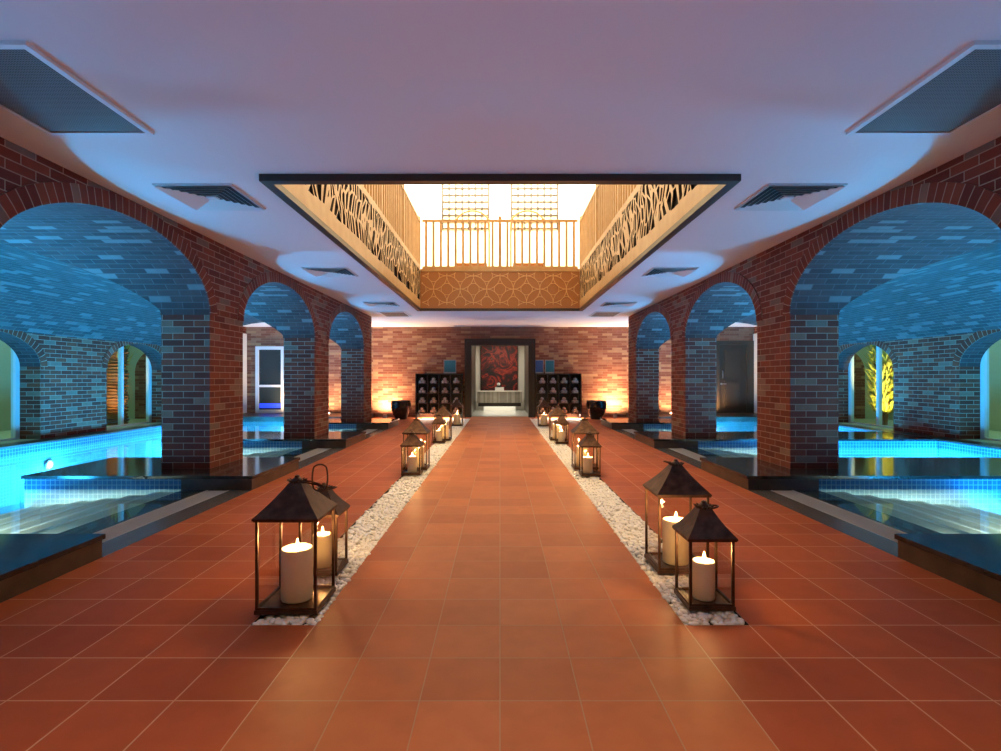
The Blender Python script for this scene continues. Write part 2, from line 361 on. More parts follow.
# ------------------------------------------------------------------ outer walls with arched windows
WIN = [(8.2-2*PITCH, .965), (8.2-PITCH, .965), (8.2, .965), (11.67, .965)]
WS, WR, SILL = 1.38, .55, .15
def outer(s, idx):
    b = MB(); r = MB(); x = s*XO; xd = s*(XO+.35); zt = 2.77
    ys = YF
    for cy, hw in WIN:
        b.face([(x,ys,-.05),(x,cy-hw,-.05),(x,cy-hw,zt),(x,ys,zt)]); ys = cy+hw
        b.face([(x,cy-hw,-.05),(x,cy+hw,-.05),(x,cy+hw,SILL),(x,cy-hw,SILL)])
        n = 28; P = [(cy-hw*math.cos(PI*i/n), WS+WR*math.sin(PI*i/n)) for i in range(n+1)]; al = [0]
        for p, q in zip(P, P[1:]): al.append(al[-1]+math.hypot(q[0]-p[0], q[1]-p[1]))
        for i in range(n):
            (y1,z1),(y2,z2) = P[i], P[i+1]
            b.face([(x,y1,z1),(x,y2,z2),(x,y2,zt),(x,y1,zt)])
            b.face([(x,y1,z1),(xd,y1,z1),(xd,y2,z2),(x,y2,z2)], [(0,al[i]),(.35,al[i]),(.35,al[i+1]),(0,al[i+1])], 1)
            def off(i_, t=.13):
                th = PI*i_/n; nx, nz = -math.cos(th)/hw, math.sin(th)/WR; l = math.hypot(nx,nz); return (P[i_][0]+nx/l*t, P[i_][1]+nz/l*t)
            q1, q2 = off(i), off(i+1); xr = s*(XO-.015)
            r.face([(xr,y1,z1),(xr,y2,z2),(xr,*q2),(xr,*q1)], [(.06,al[i]),(.06,al[i+1]),(.19,al[i+1]),(.19,al[i])])
            r.face([(xr,*q1),(xr,*q2),(x,*q2),(x,*q1)]); r.face([(xr,y1,z1),(xr,y2,z2),(x,y2,z2),(x,y1,z1)])
        for yy in (cy-hw, cy+hw): b.face([(x,yy,SILL),(xd,yy,SILL),(xd,yy,WS),(x,yy,WS)])
        b.face([(x,cy-hw,SILL),(xd,cy-hw,SILL),(xd,cy+hw,SILL),(x,cy+hw,SILL)], mi=2)
    b.face([(x,ys,-.05),(x,YB,-.05),(x,YB,zt),(x,ys,zt)])
    o = b.build('wall_outer_%s' % SIDE[s], [M_brick, M_soffit, M_court], kind='structure')
    r.build('arch_ring', M_ring, o)
    for k, (cy, hw) in enumerate(WIN):
        xf = s*(XO+.355); fr = MB(); zt_ = WS+WR+.10
        for yc, ww in ((cy-hw+.03, .045), (cy, .035), (cy+hw-.03, .045)): fr.box(xf, xf+s*.08, yc-ww, yc+ww, SILL-.03, zt_)
        fr.box(xf, xf+s*.08, cy-hw-.01, cy+hw+.01, zt_, zt_+.06); fr.box(xf, xf+s*.08, cy-hw+.07, cy-.035, SILL-.03, SILL+.03); fr.box(xf, xf+s*.08, cy+.035, cy+hw-.07, SILL-.03, SILL+.03)
        w_ = fr.build('window_%d' % idx, M_alu, kind='structure'); idx += 1
        g = MB(); xg = xf+s*.04; g.face([(xg,cy-hw+.05,SILL+.02),(xg,cy+hw-.05,SILL+.02),(xg,cy+hw-.05,zt_+.01),(xg,cy-hw+.05,zt_+.01)]); g.build('window_glass', M_wglass, w_)
    return idx
idx = outer(-1, 1); idx = outer(1, idx)

# courts beyond the windows
for s in (-1, 1):
    b = MB(); x = s*10.2
    b.face([(x,YF,-.2),(x,YB,-.2),(x,YB,3.3),(x,YF,3.3)])
    b.face([(x,YF,3.3),(x,YB,3.3),(s*7.85,YB,3.3),(s*7.85,YF,3.3)])
    for yy in (YF, 14.6): b.face([(x,yy,-.2),(s*7.85,yy,-.2),(s*7.85,yy,3.3),(x,yy,3.3)])
    b.face([(x,YF,.1),(s*8.15,YF,.1),(s*8.15,YB,.1),(x,YB,.1)])
    b.build('wall_court_%s' % SIDE[s], M_court, kind='structure')
    # arched brick niche seen through the far window
    n = 20; cy, hw = (14.6, .6)
    r = MB(); rows = []
    xc = s*9.3
    pts = [(xc-.55, .1)] + [(xc-.55*math.cos(PI*i/n), 1.35+.6*math.sin(PI*i/n)) for i in range(n+1)] + [(xc+.55, .1)]
    r.face([(px, 14.57, pz) for px, pz in pts]); 
    for p, q in zip(pts, pts[1:]): r.face([(p[0],14.57,p[1]),(q[0],14.57,q[1]),(q[0],14.6,q[1]),(p[0],14.6,p[1])])
    r.build('trim_%d' % (3 if s < 0 else 4), M_brick_b, kind='structure')

# ------------------------------------------------------------------ end wall, rear wall
DX, DZ = .95, 2.22
b = MB()
b.face([(-8.2,YB,-.05),(-DX,YB,-.05),(-DX,YB,ZC),(-8.2,YB,ZC)]); b.face([(DX,YB,-.05),(8.2,YB,-.05),(8.2,YB,ZC),(DX,YB,ZC)])
b.face([(-DX,YB,DZ),(DX,YB,DZ),(DX,YB,ZC),(-DX,YB,ZC)])
b.build('wall_back', M_brick_b, kind='structure')
b = MB(); b.face([(-8.2,YF,-.8),(8.2,YF,-.8),(8.2,YF,ZC),(-8.2,YF,ZC)]); b.build('wall_front', M_brick, kind='structure')

# ------------------------------------------------------------------ vaults over the pools
VC, VH, VZ, VR, VE = (XT+XO)/2, (XO-XT)/2, 1.93, .705, PIERS[-1][1]
def zv(x): return VZ + VR*max(0, 1-((x-VC)/VH)**2)**.85
def groin(z):                          # where the long vault reaches height z on its inner half
    if z <= VZ: return XT
    return VC - VH*math.sqrt(max(0, 1-min(1, (z-VZ)/VR)**(1/.85)))
def along(x):                          # length of the vault curve from the arcade to x
    n = 30; L = 0; px, pz = XT, zv(XT)
    for i in range(1, n+1):
        q = XT+(x-XT)*i/n; L += math.hypot(q-px, zv(q)-pz); px, pz = q, zv(q)
    return L
ALT = [(XT+(XO-XT)*(.5-.5*math.cos(PI*i/40))) for i in range(41)]
for s in (-1, 1):
    b = MB(); cols = [(YF, XT)]
    for (a0, e0), (a1, e1) in zip(PIERS, PIERS[1:]):
        cy = (e0+a1)/2; hr = (a1-e0)/2; n = 48; al = 0
        P = [(cy-hr*math.cos(PI*i/n), ZS+RISE*math.sin(PI*i/n)) for i in range(n+1)]
        G = [groin(z) for y, z in P]
        for i in range(n):
            (y1, z1), (y2, z2) = P[i], P[i+1]; d = math.hypot(y2-y1, z2-z1)
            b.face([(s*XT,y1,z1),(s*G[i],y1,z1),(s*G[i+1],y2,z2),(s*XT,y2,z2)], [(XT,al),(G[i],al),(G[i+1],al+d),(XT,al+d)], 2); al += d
            if i == 0: cols.append((e0, XT))
            cols.append((y2, G[i+1]))
    cols.append((VE, XT))
    n = 22
    for (y1, g1), (y2, g2) in zip(cols, cols[1:]):
        for k in range(n):
            f = lambda g, k: g+(XO-g)*(.5-.5*math.cos(PI*k/n)) if g <= XT+.001 else g+(XO-g)*(.5-.5*math.cos(PI*k/n))
            xa, xb, xc, xd = f(g1,k), f(g1,k+1), f(g2,k+1), f(g2,k)
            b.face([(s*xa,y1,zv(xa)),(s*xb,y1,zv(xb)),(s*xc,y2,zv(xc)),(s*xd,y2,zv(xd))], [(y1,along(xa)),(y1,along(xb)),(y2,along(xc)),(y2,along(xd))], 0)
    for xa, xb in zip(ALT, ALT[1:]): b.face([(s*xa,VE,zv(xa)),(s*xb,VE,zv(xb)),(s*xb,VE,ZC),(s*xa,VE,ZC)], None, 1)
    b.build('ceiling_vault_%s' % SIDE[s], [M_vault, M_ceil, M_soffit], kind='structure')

# ------------------------------------------------------------------ pools
def pool(s):
    X = lambda a: s*a
    YE = 14.8; XP = 7.45; ZB = -.75
    b = MB()
    def q(pts, mi): b.face(pts, mi=mi)
    q([(X(2.65),YF,ZB),(X(XP),YF,ZB),(X(XP),YE,ZB),(X(2.65),YE,ZB)], 2)
    ZT = .15
    for (p0, p1) in (((XP,YF),(XP,YE)), ((XP,YE),(3.9,YE)), ((3.9,YE),(3.9,13.95))):
        (xa,ya),(xb,yb) = p0, p1
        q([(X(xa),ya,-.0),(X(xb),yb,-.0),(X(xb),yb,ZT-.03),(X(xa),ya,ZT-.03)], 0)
        q([(X(xa),ya,ZB),(X(xb),yb,ZB),(X(xb),yb,-.0),(X(xa),ya,-.0)], 1)
    o = b.build('pool_basin', [M_mos_shade, M_mos_light, M_poolfloor], kind='structure')
    # coping along the outer wall and the rear deck
    b = MB()
    b.box(X(XP-.01), X(XO+.0), YF, YE, ZT-.03, ZT)
    b.box(X(XT+.05), X(XO), YE-.01, YB, 0, ZT-.02)
    b.box(X(XT+.03), X(XT+.05), 13.96, YB, 0, ZT-.02)
    b.build('pool_coping', M_gran_side, o)
    # walkway side rim
    b = MB()
    for (a0,e0),(a1,e1) in zip(PLAT, PLAT[1:]):
        b.box(X(2.61), X(2.84), e0, a1, -.2, .0, 0)
        b.box(X(2.84), X(3.09), e0, a1, -.2, -.03, 0)
        b.box(X(3.09), X(3.36), e0, a1, -.75, -.004, 0)
    b.build('pool_rim', M_stone, o)
    # submerged steps in each bay
    for (a0,e0),(a1,e1) in list(zip(PLAT, PLAT[1:])):
        st = MB()
        for i in range(6):
            x0 = 3.36+.27*i; zt = -.025-.032*i
            st.box(X(x0), X(x0+.27), e0, a1, ZB, zt, 0)
            st.box(X(x0+.235), X(x0+.272), e0+.001, a1-.001, zt, zt+.004, 1)
        st.build('pool_steps', [M_step, M_nose], o)
    # water
    w_ = MB(); w_.face([(X(3.11),YF,.004),(X(XP),YF,.004),(X(XP),13.95,.004),(X(3.11),13.95,.004)]); w_.face([(X(3.9),13.95,.004),(X(XP),13.95,.004),(X(XP),YE,.004),(X(3.9),YE,.004)])
    wo = w_.build('pool_water', M_water, weld=True); tag(wo, 'glowing turquoise water filling the %s pool' % SIDE[s], 'water', kind='stuff')
    # platforms carrying the piers
    for k, (a, e) in enumerate(PLAT):
        XE_ = 5.04 if s < 0 else XP
        if k == 4: XE_ = 5.04
        p = MB()
        p.box(X(2.615), X(3.36), a, e, -.75, .118, 1)
        p.box(X(3.36), X(XE_-.015), a+.015, e-.015, -.75, 0.0, 3)
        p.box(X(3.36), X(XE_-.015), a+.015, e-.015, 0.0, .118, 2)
        p.box(X(2.60), X(XE_), a-.01, e+.01, .118, .15, 0)
        o2 = p.build('stone_platform', [M_granite, M_gran_side, M_mos_shade, M_mos_light], kind='structure')
    # drain gratings
    nth = ['nearest', 'second', 'third', 'farthest']
    proto = None
    for k, ((a0,e0),(a1,e1)) in enumerate(list(zip(PLAT, PLAT[1:]))):
        if k == 0: continue
        g = MB(); L = a1-e0-.02; n = int(L/.03)
        for i in range(n):
            y = e0+.01+L*i/n; g.box(X(2.855), X(3.075), y, y+L/n*.62, -.02, -.002)
        g.box(X(2.845), X(2.86), e0+.01, a1-.01, -.03, 0); g.box(X(3.07), X(3.085), e0+.01, a1-.01, -.03, 0)
        go = g.build('drain_grating', M_grate)
        tag(go, 'long grey slatted overflow grating, %s one along the %s pool edge' % (['','nearest','middle','farthest'][k], SIDE[s]), 'grating', 'overflow gratings beside the pools')
for s in (-1, 1): pool(s)

# ------------------------------------------------------------------ underwater lamp fixtures
for s in (-1, 1):
    t = empty('underwater_light', (s*7.445, 8.9, -.24))
    b = MB(); b.lathe([(.001,0),(.09,0),(.09,.02),(.075,.03),(.07,.03)], n=20); o = b.build('bezel', M_steel, t, weld=True); o.rotation_euler = (0,-s*PI/2,0)
    b = MB(); b.lathe([(.07,.028),(.05,.036),(.001,.04)], n=20); o = b.build('lens', M_lens, t, weld=True); o.rotation_euler = (0,-s*PI/2,0)
    tag(t, 'small round lamp glowing under water on the outer wall of the %s pool' % SIDE[s], 'pool light', 'underwater lights')

# ------------------------------------------------------------------ pebble strips
def icos(sub):
    bm = bmesh.new(); bmesh.ops.create_icosphere(bm, subdivisions=sub, radius=1)
    v = [x.co.copy() for x in bm.verts]; f = [[y.index for y in x.verts] for x in bm.faces]; bm.free(); return v, f
I1, I2 = icos(1), icos(2)
def pebbles(s):
    rnd = random.Random(11+s); V = []; F = []
    y = YP0+.02
    while y < YP1-.02:
        far = y > 6.5
        st = .034 if y < 5 else (.036 if y < 8 else .045)
        for layer in range(2):
            x = XI+.015
            while x < XE-.01:
                sz = st*rnd.uniform(.42, .68)
                cx = x+rnd.uniform(-.008,.008); cy = y+rnd.uniform(-.012,.012); cz = (-.018 if layer == 0 else -.005)+rnd.uniform(-.004,.006)
                if layer == 1 and rnd.random() < .32: x += st; continue
                iv, jf = I1 if far else I2
                m = Matrix.Rotation(rnd.uniform(0,PI),3,'Z') @ Matrix.Rotation(rnd.uniform(-.4,.4),3,'X') @ Matrix.Diagonal((sz*rnd.uniform(.9,1.35), sz*rnd.uniform(.75,1), sz*rnd.uniform(.5,.75)))
                n = len(V); p0 = Vector((s*cx, cy, cz)); V += [m@q+p0 for q in iv]; F += [[i+n for i in ff] for ff in jf]
                x += st*rnd.uniform(.85,1.15)
        y += st
    me = bpy.data.meshes.new('pebbles'); me.from_pydata(V, [], F); me.materials.append(M_pebble); me.polygons.foreach_set('use_smooth', [True]*len(F)); me.update()
    o = bpy.data.objects.new('white_pebbles', me); COL.objects.link(o)
    tag(o, 'strip of white pebbles along the %s side of the tiled walkway' % SIDE[s], 'pebbles', kind='stuff')
for s in (-1, 1): pebbles(s)

# ------------------------------------------------------------------ lanterns and candles
def lantern(sz, eave, top, tray=.02):
    t = empty('lantern'); h = sz/2; p = .0065
    b = MB(); b.box(-h-.004, h+.004, -h-.004, h+.004, 0, tray); b.build('base', M_metal, t, weld=True)
    for sx in (-1,1):
        for sy in (-1,1):
            b = MB(); b.box(sx*h-(p*2 if sx>0 else 0), sx*h+(0 if sx>0 else p*2), sy*h-(p*2 if sy>0 else 0), sy*h+(0 if sy>0 else p*2), tray, eave-.006); b.build('post', M_metal, t, weld=True)
    for nm, za, zb in (('top_rail', eave-.014, eave), ('bottom_rail', tray, tray+.012)):
        b = MB(); A = [(-h,-h),(h,-h),(h,h),(-h,h)]; k = 1-2*p/h*.9
        for i in range(4):
            (ax,ay),(bx_,by) = A[i], A[(i+1)%4]
            b.face([(ax,ay,za),(bx_,by,za),(bx_,by,zb),(ax,ay,zb)]); b.face([(ax*k,ay*k,za),(bx_*k,by*k,za),(bx_*k,by*k,zb),(ax*k,ay*k,zb)])
            b.face([(ax,ay,zb),(bx_,by,zb),(bx_*k,by*k,zb),(ax*k,ay*k,zb)]); b.face([(ax,ay,za),(bx_,by,za),(bx_*k,by*k,za),(ax*k,ay*k,za)])
        b.build(nm, M_metal, t, weld=True)
    for a in (-1,1):
        g = MB(); g.face([(-h+.01,a*(h-.008),tray+.01),(h-.01,a*(h-.008),tray+.01),(h-.01,a*(h-.008),eave-.01),(-h+.01,a*(h-.008),eave-.01)]); g.build('glass_pane', M_glass, t)
        g = MB(); g.face([(a*(h-.008),-h+.01,tray+.01),(a*(h-.008),h-.01,tray+.01),(a*(h-.008),h-.01,eave-.01),(a*(h-.008),-h+.01,eave-.01)]); g.build('glass_pane', M_glass, t)
    # roof: slightly concave pyramid, open underneath
    b = MB(); rows = []; H = top-eave; H2 = H*.80
    prof = [(h+.012,-.006),(h+.012,.004)] + [((h+.012)*(1-u)+.032*u - .007*math.sin(PI*u), .004+H2*u) for u in (.12,.25,.4,.55,.7,.85,1)]
    for r_, z in prof: rows.append([(-r_,-r_,eave+z),(r_,-r_,eave+z),(r_,r_,eave+z),(-r_,r_,eave+z)])
    b.grid(rows, 0, False, True)
    ir = [[(x*.97, y*.97, z-.006) for x,y,z in r_] for r_ in rows]; b.grid(ir, 0, False, True)
    b.build('roof', M_metal, t)
    zt = eave+H2; k = .034
    b = MB()
    for i in range(4):      # little petals round the neck
        a = PI/2*i
        for q in (-1, 0, 1):
            aa = a+q*.45; b.tube([(.026*math.cos(aa),.026*math.sin(aa),zt-.004),(.036*math.cos(aa),.036*math.sin(aa),zt+.012),(.050*math.cos(aa),.050*math.sin(aa),zt+.018)], [.006,.006,.003], 5)
    b.lathe([(.030,zt-.006),(.030,zt+.012),(.022,zt+.022),(.012,zt+.030),(.012,zt+.038),(.001,zt+.042)], n=14)
    b.build('cap', M_metal, t)
    return t
def ring_handle(t, top, lean):
    # oval carrying ring, tipped over the roof
    z0 = top-.030; b = MB(); R, L = .028, .075
    pts = []
    for i in range(28):
        a = 2*PI*i/28; x = R*math.cos(a); y = L/2*math.sin(a)+ (L/2)
        pts.append((x, y))
    ca, sa = math.cos(lean[0]), math.sin(lean[0])
    P = []
    for x, y in pts:
        hx = y*ca; hz = y*sa
        P.append((lean[1]*hx, x, z0+hz))
    b.tube(P, .0045, 6, closed=True); b.build('ring_handle', M_metal, t)
BIG = lantern(.30, .465, .655); SMALL = lantern(.225, .355, .515)
ring_handle(SMALL, .515, (.15, 1))
def candle(r, h):
    t = empty('pillar_candle'); b = MB()
    b.lathe([(r*.96,0),(r,.006),(r,h-.01),(r*.96,h-.002),(r*.80,h-.004),(r*.55,h-.016),(r*.15,h-.020),(.001,h-.020)], n=28); b.build('wax', M_wax, t, weld=True)
    b = MB(); b.tube([(0,0,h-.021),(.001,0,h-.008),(.004,0,h+.004)], .0016, 5); b.build('wick', M_wick, t)
    b = MB(); b.lathe([(.001,0),(.0055,.006),(.0075,.014),(.006,.025),(.003,.036),(.0005,.046)], (.002,0,h-.004), 12); b.build('flame', M_flame, t, weld=True)
    return t
CB, CS = candle(.079, .265), candle(.056, .195)
ZL = .016
LAN = [ # side, size, x, y(front), candle dx, label
 (-1,'B',-1.05,2.645,0,'large bronze lantern with a ring handle, nearest on the left pebble strip'),
 (-1,'S',-1.07,3.17,-.01,'small bronze lantern standing right behind the nearest large left lantern'),
 (-1,'S',-1.07,6.47,0,'small bronze lantern fronting the middle pair on the left pebble strip'),
 (-1,'B',-1.08,6.85,.02,'large bronze lantern behind in the middle pair on the left pebbles'),
 (-1,'S',-1.11,9.75,0,'small bronze lantern fronting the third pair on the left pebble strip'),
 (-1,'B',-1.08,10.1,.03,'large bronze lantern behind in the third pair on the left pebbles'),
 (-1,'B',-1.075,13.3,0,'single bronze lantern farthest along the left pebble strip, by the shelf'),
 (1,'B',1.09,3.2,.0,'large bronze lantern behind the nearest small one on the right pebbles'),
 (1,'S',1.057,2.69,0,'small bronze lantern nearest on the right pebble strip'),
 (1,'S',1.08,6.40,-.02,'small bronze lantern fronting the middle pair on the right pebble strip'),
 (1,'B',1.10,6.87,-.03,'large bronze lantern behind in the middle pair on the right pebbles'),
 (1,'S',1.11,9.63,0,'small bronze lantern fronting the third pair on the right pebble strip'),
 (1,'B',1.10,10.15,-.02,'large bronze lantern behind in the third pair on the right pebbles'),
 (1,'B',1.09,13.2,0,'single bronze lantern farthest along the right pebble strip, by the shelf')]
usedL = set(); bigs = []
for i, (s, k, x, y, dx, lab) in enumerate(LAN):
    src, cs, sz, h = (BIG, CB, .30, .265) if k == 'B' else (SMALL, CS, .225, .195)
    o = src if k not in usedL else copy_tree(src)
    c_ = cs if k not in usedL else copy_tree(cs); usedL.add(k)
    o.location = (x, y+sz/2, ZL); c_.location = (x+dx, y+sz/2, ZL+.0205)
    tag(o, lab, 'lantern', 'bronze candle lanterns along the walkway')
    if k == 'B': bigs.append((o, i))
    w1 = lab.split(' lantern')[0].replace('bronze','').replace('  ',' ').strip()
    tag(c_, 'lit candle inside the ' + lab.replace(' with a ring handle','').replace(' bronze','').replace(' standing',' ').replace(' pebble strip',' strip').replace('  ',' '), 'candle', 'candles in the lanterns')
    point('candle_light', (x+dx, y+sz/2, ZL+.02+h+.045), 8 if k == 'B' else 5.5, (1,.60,.24), .012)
def bail_and_ring(t, top):
    z0 = top-.03; b = MB()
    P = [(.0,-.022,z0),(.06,-.020,z0-.004),(.115,-.012,z0-.018),(.135,0,z0-.024),(.115,.012,z0-.018),(.06,.020,z0-.004),(0,.022,z0)]
    b.tube(P, .0045, 6); b.build('bail', M_metal, t)
    b = MB(); b.tube([(.118+.040*math.cos(a)*1.0, .004*math.sin(a), z0+.018+max(-.034,min(.034,.06*math.sin(a)))+.034*math.sin(a)) for a in [2*PI*k/32 for k in range(32)]], .0045, 6, closed=True); b.build('ring_handle', M_metal, t)
for o, i in bigs:                       # rings stand up on the nearest left one, lie on the others
    if i == 0: bail_and_ring(o, .655)
    else: ring_handle(o, .655, (.25, 1 if LAN[i][0] < 0 else -1))

# ------------------------------------------------------------------ ceiling fixtures
def grille(s, x0, x1, y0, y1, where, rows=0):
    t = empty('air_conditioning_grille', (s*(x0+x1)/2, (y0+y1)/2, ZC)); hx, hy = (x1-x0)/2, (y1-y0)/2
    b = MB(); z = -.022; w = .035
    b.box(-hx,hx,-hy,-hy+w,z,-.001); b.box(-hx,hx,hy-w,hy,z,-.001); b.box(-hx,-hx+w,-hy+w,hy-w,z,-.001); b.box(hx-w,hx,-hy+w,hy-w,z,-.001)
    b.build('frame', M_white, t)
    b = MB(); b.box(-hx+w,hx-w,-hy+w,hy-w,-.014,-.002); b.build('perforated_panel', M_perf, t)
    tag(t, 'rectangular perforated ceiling air grille, ' + where, 'air grille')
for s in (-1,1):
    grille(s, 2.24, 2.92, 2.55, 3.50, 'nearest on the %s' % SIDE[s])
    grille(s, 2.25, 2.90, 12.75, 13.7, 'farthest on the %s before the end wall' % SIDE[s])
def diffuser():
    t = empty('ceiling_diffuser'); 
    b = MB(); h = .325
    def sq(r1, z1, r2, z2, mb):
        A = [(-r1,-r1,z1),(r1,-r1,z1),(r1,r1,z1),(-r1,r1,z1)]; B = [(-r2,-r2,z2),(r2,-r2,z2),(r2,r2,z2),(-r2,r2,z2)]
        for i in range(4): j=(i+1)%4; mb.face([A[i],A[j],B[j],B[i]])
    sq(h,-.001,h,-.012,b); sq(h,-.012,h-.03,-.012,b); sq(h-.03,-.012,h-.03,-.001,b); b.build('frame', M_white, t)
    b = MB()
    r = h-.035
    while r > .06:
        sq(r, -.004, r+.028, -.024, b); sq(r+.028,-.024,r-.002,-.006,b); r -= .045
    b.box(-.04,.04,-.04,.04,-.02,-.004); b.build('louvre', M_white, t)
    b = MB(); b.face([(-h+.03,-h+.03,-.002),(h-.03,-h+.03,-.002),(h-.03,h-.03,-.002),(-h+.03,h-.03,-.002)]); b.build('backing', M_black, t)
    return t
D0 = diffuser(); first = True
for s in (-1,1):
    for j, y in enumerate((4.74, 8.05, 11.5)):
        o = D0 if first else copy_tree(D0); first = False
        o.location = (s*2.52, y, ZC)
        tag(o, 'square white louvred ceiling diffuser, %s of three on the %s' % (['nearest','middle','farthest'][j], SIDE[s]), 'diffuser', 'square air diffusers in the ceiling')

# ------------------------------------------------------------------ void: fascia panels and railings
ZP0, ZP1, ZR = 2.77, 3.66, 4.78
def clip(poly, px, py, nx, ny):
    out = []
    for i in range(len(poly)):
        a, b_ = poly[i], poly[(i+1) % len(poly)]
        da = (a[0]-px)*nx+(a[1]-py)*ny; db = (b_[0]-px)*nx+(b_[1]-py)*ny
        if da <= 0: out.append(a)
        if da*db < 0:
            t = da/(da-db); out.append((a[0]+(b_[0]-a[0])*t, a[1]+(b_[1]-a[1])*t))
    return out
def fret(s):
    rnd = random.Random(5 if s < 0 else 9)
    L0, L1, z0_, z1_ = OY0+.02, OY1-.02, ZP0+.17, ZP1-.03
    ST = 1.9; pts = []
    dy = .12; dz = .25
    nz = int((z1_-z0_)/dz)+1
    ny = int((L1-L0)/dy)
    for i in range(ny+1):
        for j in range(nz+1):
            pts.append((L0+(i+.5*(j%2))*dy+rnd.uniform(-.06,.06), (z0_+(j+.3)*dz+rnd.uniform(-.11,.11))*1.0))
    b = MB(); x = s*OX; xi = s*(OX+.035)
    for k, (py, pz) in enumerate(pts):
        if not (L0 < py < L1 and z0_ < pz < z1_): continue
        poly = [(L0,z0_),(L1,z0_),(L1,z1_),(L0,z1_)]
        for (qy, qz) in pts:
            if (qy,qz) == (py,pz) or abs(qy-py) > .5 or abs(qz-pz) > .8: continue
            nx_, ny_ = (qy-py)*ST*ST, (qz-pz)       # anisotropic metric: cells long in z
            mx, mz = (py+qy)/2, (pz+qz)/2
            poly = clip(poly, mx, mz, nx_, ny_)
            if len(poly) < 3: break
        if len(poly) < 3: continue
        cy = sum(p[0] for p in poly)/len(poly); cz = sum(p[1] for p in poly)/len(poly)
        sh = rnd.uniform(-.35, .35)
        inn = []
        for (y_, z_) in poly:
            iy = cy+(y_-cy)*.56; iz = cz+(z_-cz)*.84
            inn.append((iy, iz))
        if rnd.random() < .1: inn = [(cy+(a_-cy)*.3, cz+(c_-cz)*.3) for a_, c_ in inn]
        def wp(p):
            k_ = min(1, (p[1]-z0_)/.08, (z1_-p[1])/.08, (p[0]-L0)/.15, (L1-p[0])/.15)
            return (p[0]+.085*max(0,k_)*math.sin(8.5*p[1]+3.1*p[0]+1.7*math.sin(2.3*p[0])), p[1])
        poly = [wp(p) for p in poly]; inn = [wp(p) for p in inn]
        for i in range(len(poly)):
            j = (i+1) % len(poly)
            b.face([(x,*poly[i]),(x,*poly[j]),(x,*inn[j]),(x,*inn[i])])
            b.face([(x,*inn[i]),(x,*inn[j]),(xi,*inn[j]),(xi,*inn[i])], mi=1)  # slit walls near-black: shade inside the cuts put into colour
    b.face([(x,OY0,ZP0),(x,OY1,ZP0),(x,OY1,z0_),(x,OY0,z0_)]); b.face([(x,OY0,z1_),(x,OY1,z1_),(x,OY1,ZP1),(x,OY0,ZP1)])
    for yy in (OY0, L1): b.face([(x,yy,z0_),(x,yy+.02,z0_),(x,yy+.02,z1_),(x,yy,z1_)])
    t = empty('fretwork_panel', (0,0,0))
    b.build('fretwork', [M_gold, M_dark], t)
    box('slit_shade_board', s*(OX+.035), s*(OX+.08), OY0, OY1, ZP0, ZP1, M_dark, t)  # added near-black sheet that keeps the slits looking shaded
    tag(t, 'long gold panel pierced with slanting slits lining the %s side of the ceiling opening' % SIDE[s], 'fretwork panel')
for s in (-1,1): fret(s)
# back panel, solid wood with raised interlaced circles
t = empty('carved_panel'); yb = OY1-.02
box('board', -OX+.001, OX-.001, yb, yb+.06, ZP0, ZP1, M_gold_d, t)
b = MB(); za, zb_ = ZP0+.05, ZP1-.08
def inside(p): return -OX+.02 < p[0] < OX-.02 and za < p[2] < zb_
R_ = .30; cx = -OX
circ = []
i = 0
while cx < OX+.6:
    for zz in ((za+zb_)/2-.30, (za+zb_)/2+.30) if i % 2 else ((za+zb_)/2,(za+zb_)/2-.6,(za+zb_)/2+.6): circ.append((cx, zz))
    cx += .30; i += 1
for cx, cz, R_ in [(a, c, .30) for a, c in circ]+[(a, c, .13) for a, c in circ]:
    seg = []
    for k in range(41):
        a = 2*PI*k/40; p = (cx+R_*math.cos(a), yb-.004, cz+R_*math.sin(a))
        if inside(p): seg.append(p)
        else:
            if len(seg) > 1: b.tube(seg, .009, 4)
            seg = []
    if len(seg) > 1: b.tube(seg, .009, 4)
b.build('raised_pattern', mat('carved_relief_wood', (.66,.38,.15), .45), t)
box('moulding', -OX+.002, OX-.002, yb-.015, yb, ZP1-.06, ZP1-.005, M_gold, t)
tag(t, 'orange-brown wooden panel carved with interlaced curves at the far end of the ceiling opening', 'carved panel')
def railing(name_pos, p0, p1, nb, posts):
    t = empty('railing'); p0 = Vector(p0); p1 = Vector(p1); d = (p1-p0); L = d.length; u = d/L
    along = 0 if abs(u.x) > .5 else 1
    def bx(nm, a, b_, w, z0_, z1_, m):
        c0 = p0+u*a; c1 = p0+u*b_
        if along == 0: return box(nm, c0.x, c1.x, c0.y-w/2, c0.y+w/2, z0_, z1_, m, t)
        return box(nm, c0.x-w/2, c0.x+w/2, c0.y, c1.y, z0_, z1_, m, t)
    bx('handrail', 0, L, .06, ZR-.05, ZR, M_gold); bx('bottom_rail', 0, L, .07, ZP1, ZP1+.06, M_gold)
    for q in posts:
        c0 = p0+u*(q*L); pm = MB(); pm.box(c0.x-.035, c0.x+.035, c0.y-.035, c0.y+.035, ZP1+.06, ZR+.03)
        pm.lathe([(.02,ZR+.03),(.035,ZR+.05),(.03,ZR+.075),(.001,ZR+.09)], (c0.x,c0.y,0), 12); pm.build('post', M_gold, t)
    for i in range(nb):
        a = L*(i+.5)/nb
        if any(abs(a-q*L) < .06 for q in posts): continue
        bx('baluster', a-.026, a+.026, .04, ZP1+.06, ZR-.05, M_gold)
    tag(t, 'gold wooden railing with upright balusters ' + name_pos, 'railing', 'railings round the opening')
railing('at the far end, facing, above the carved panel', (-OX+.04, OY1+.03, 0), (OX-.04, OY1+.03, 0), 21, (.5,))
railing('along the left side of the ceiling opening', (-OX-.04, OY0, 0), (-OX-.04, OY1+.03, 0), 48, (.25,.5,.74,1))
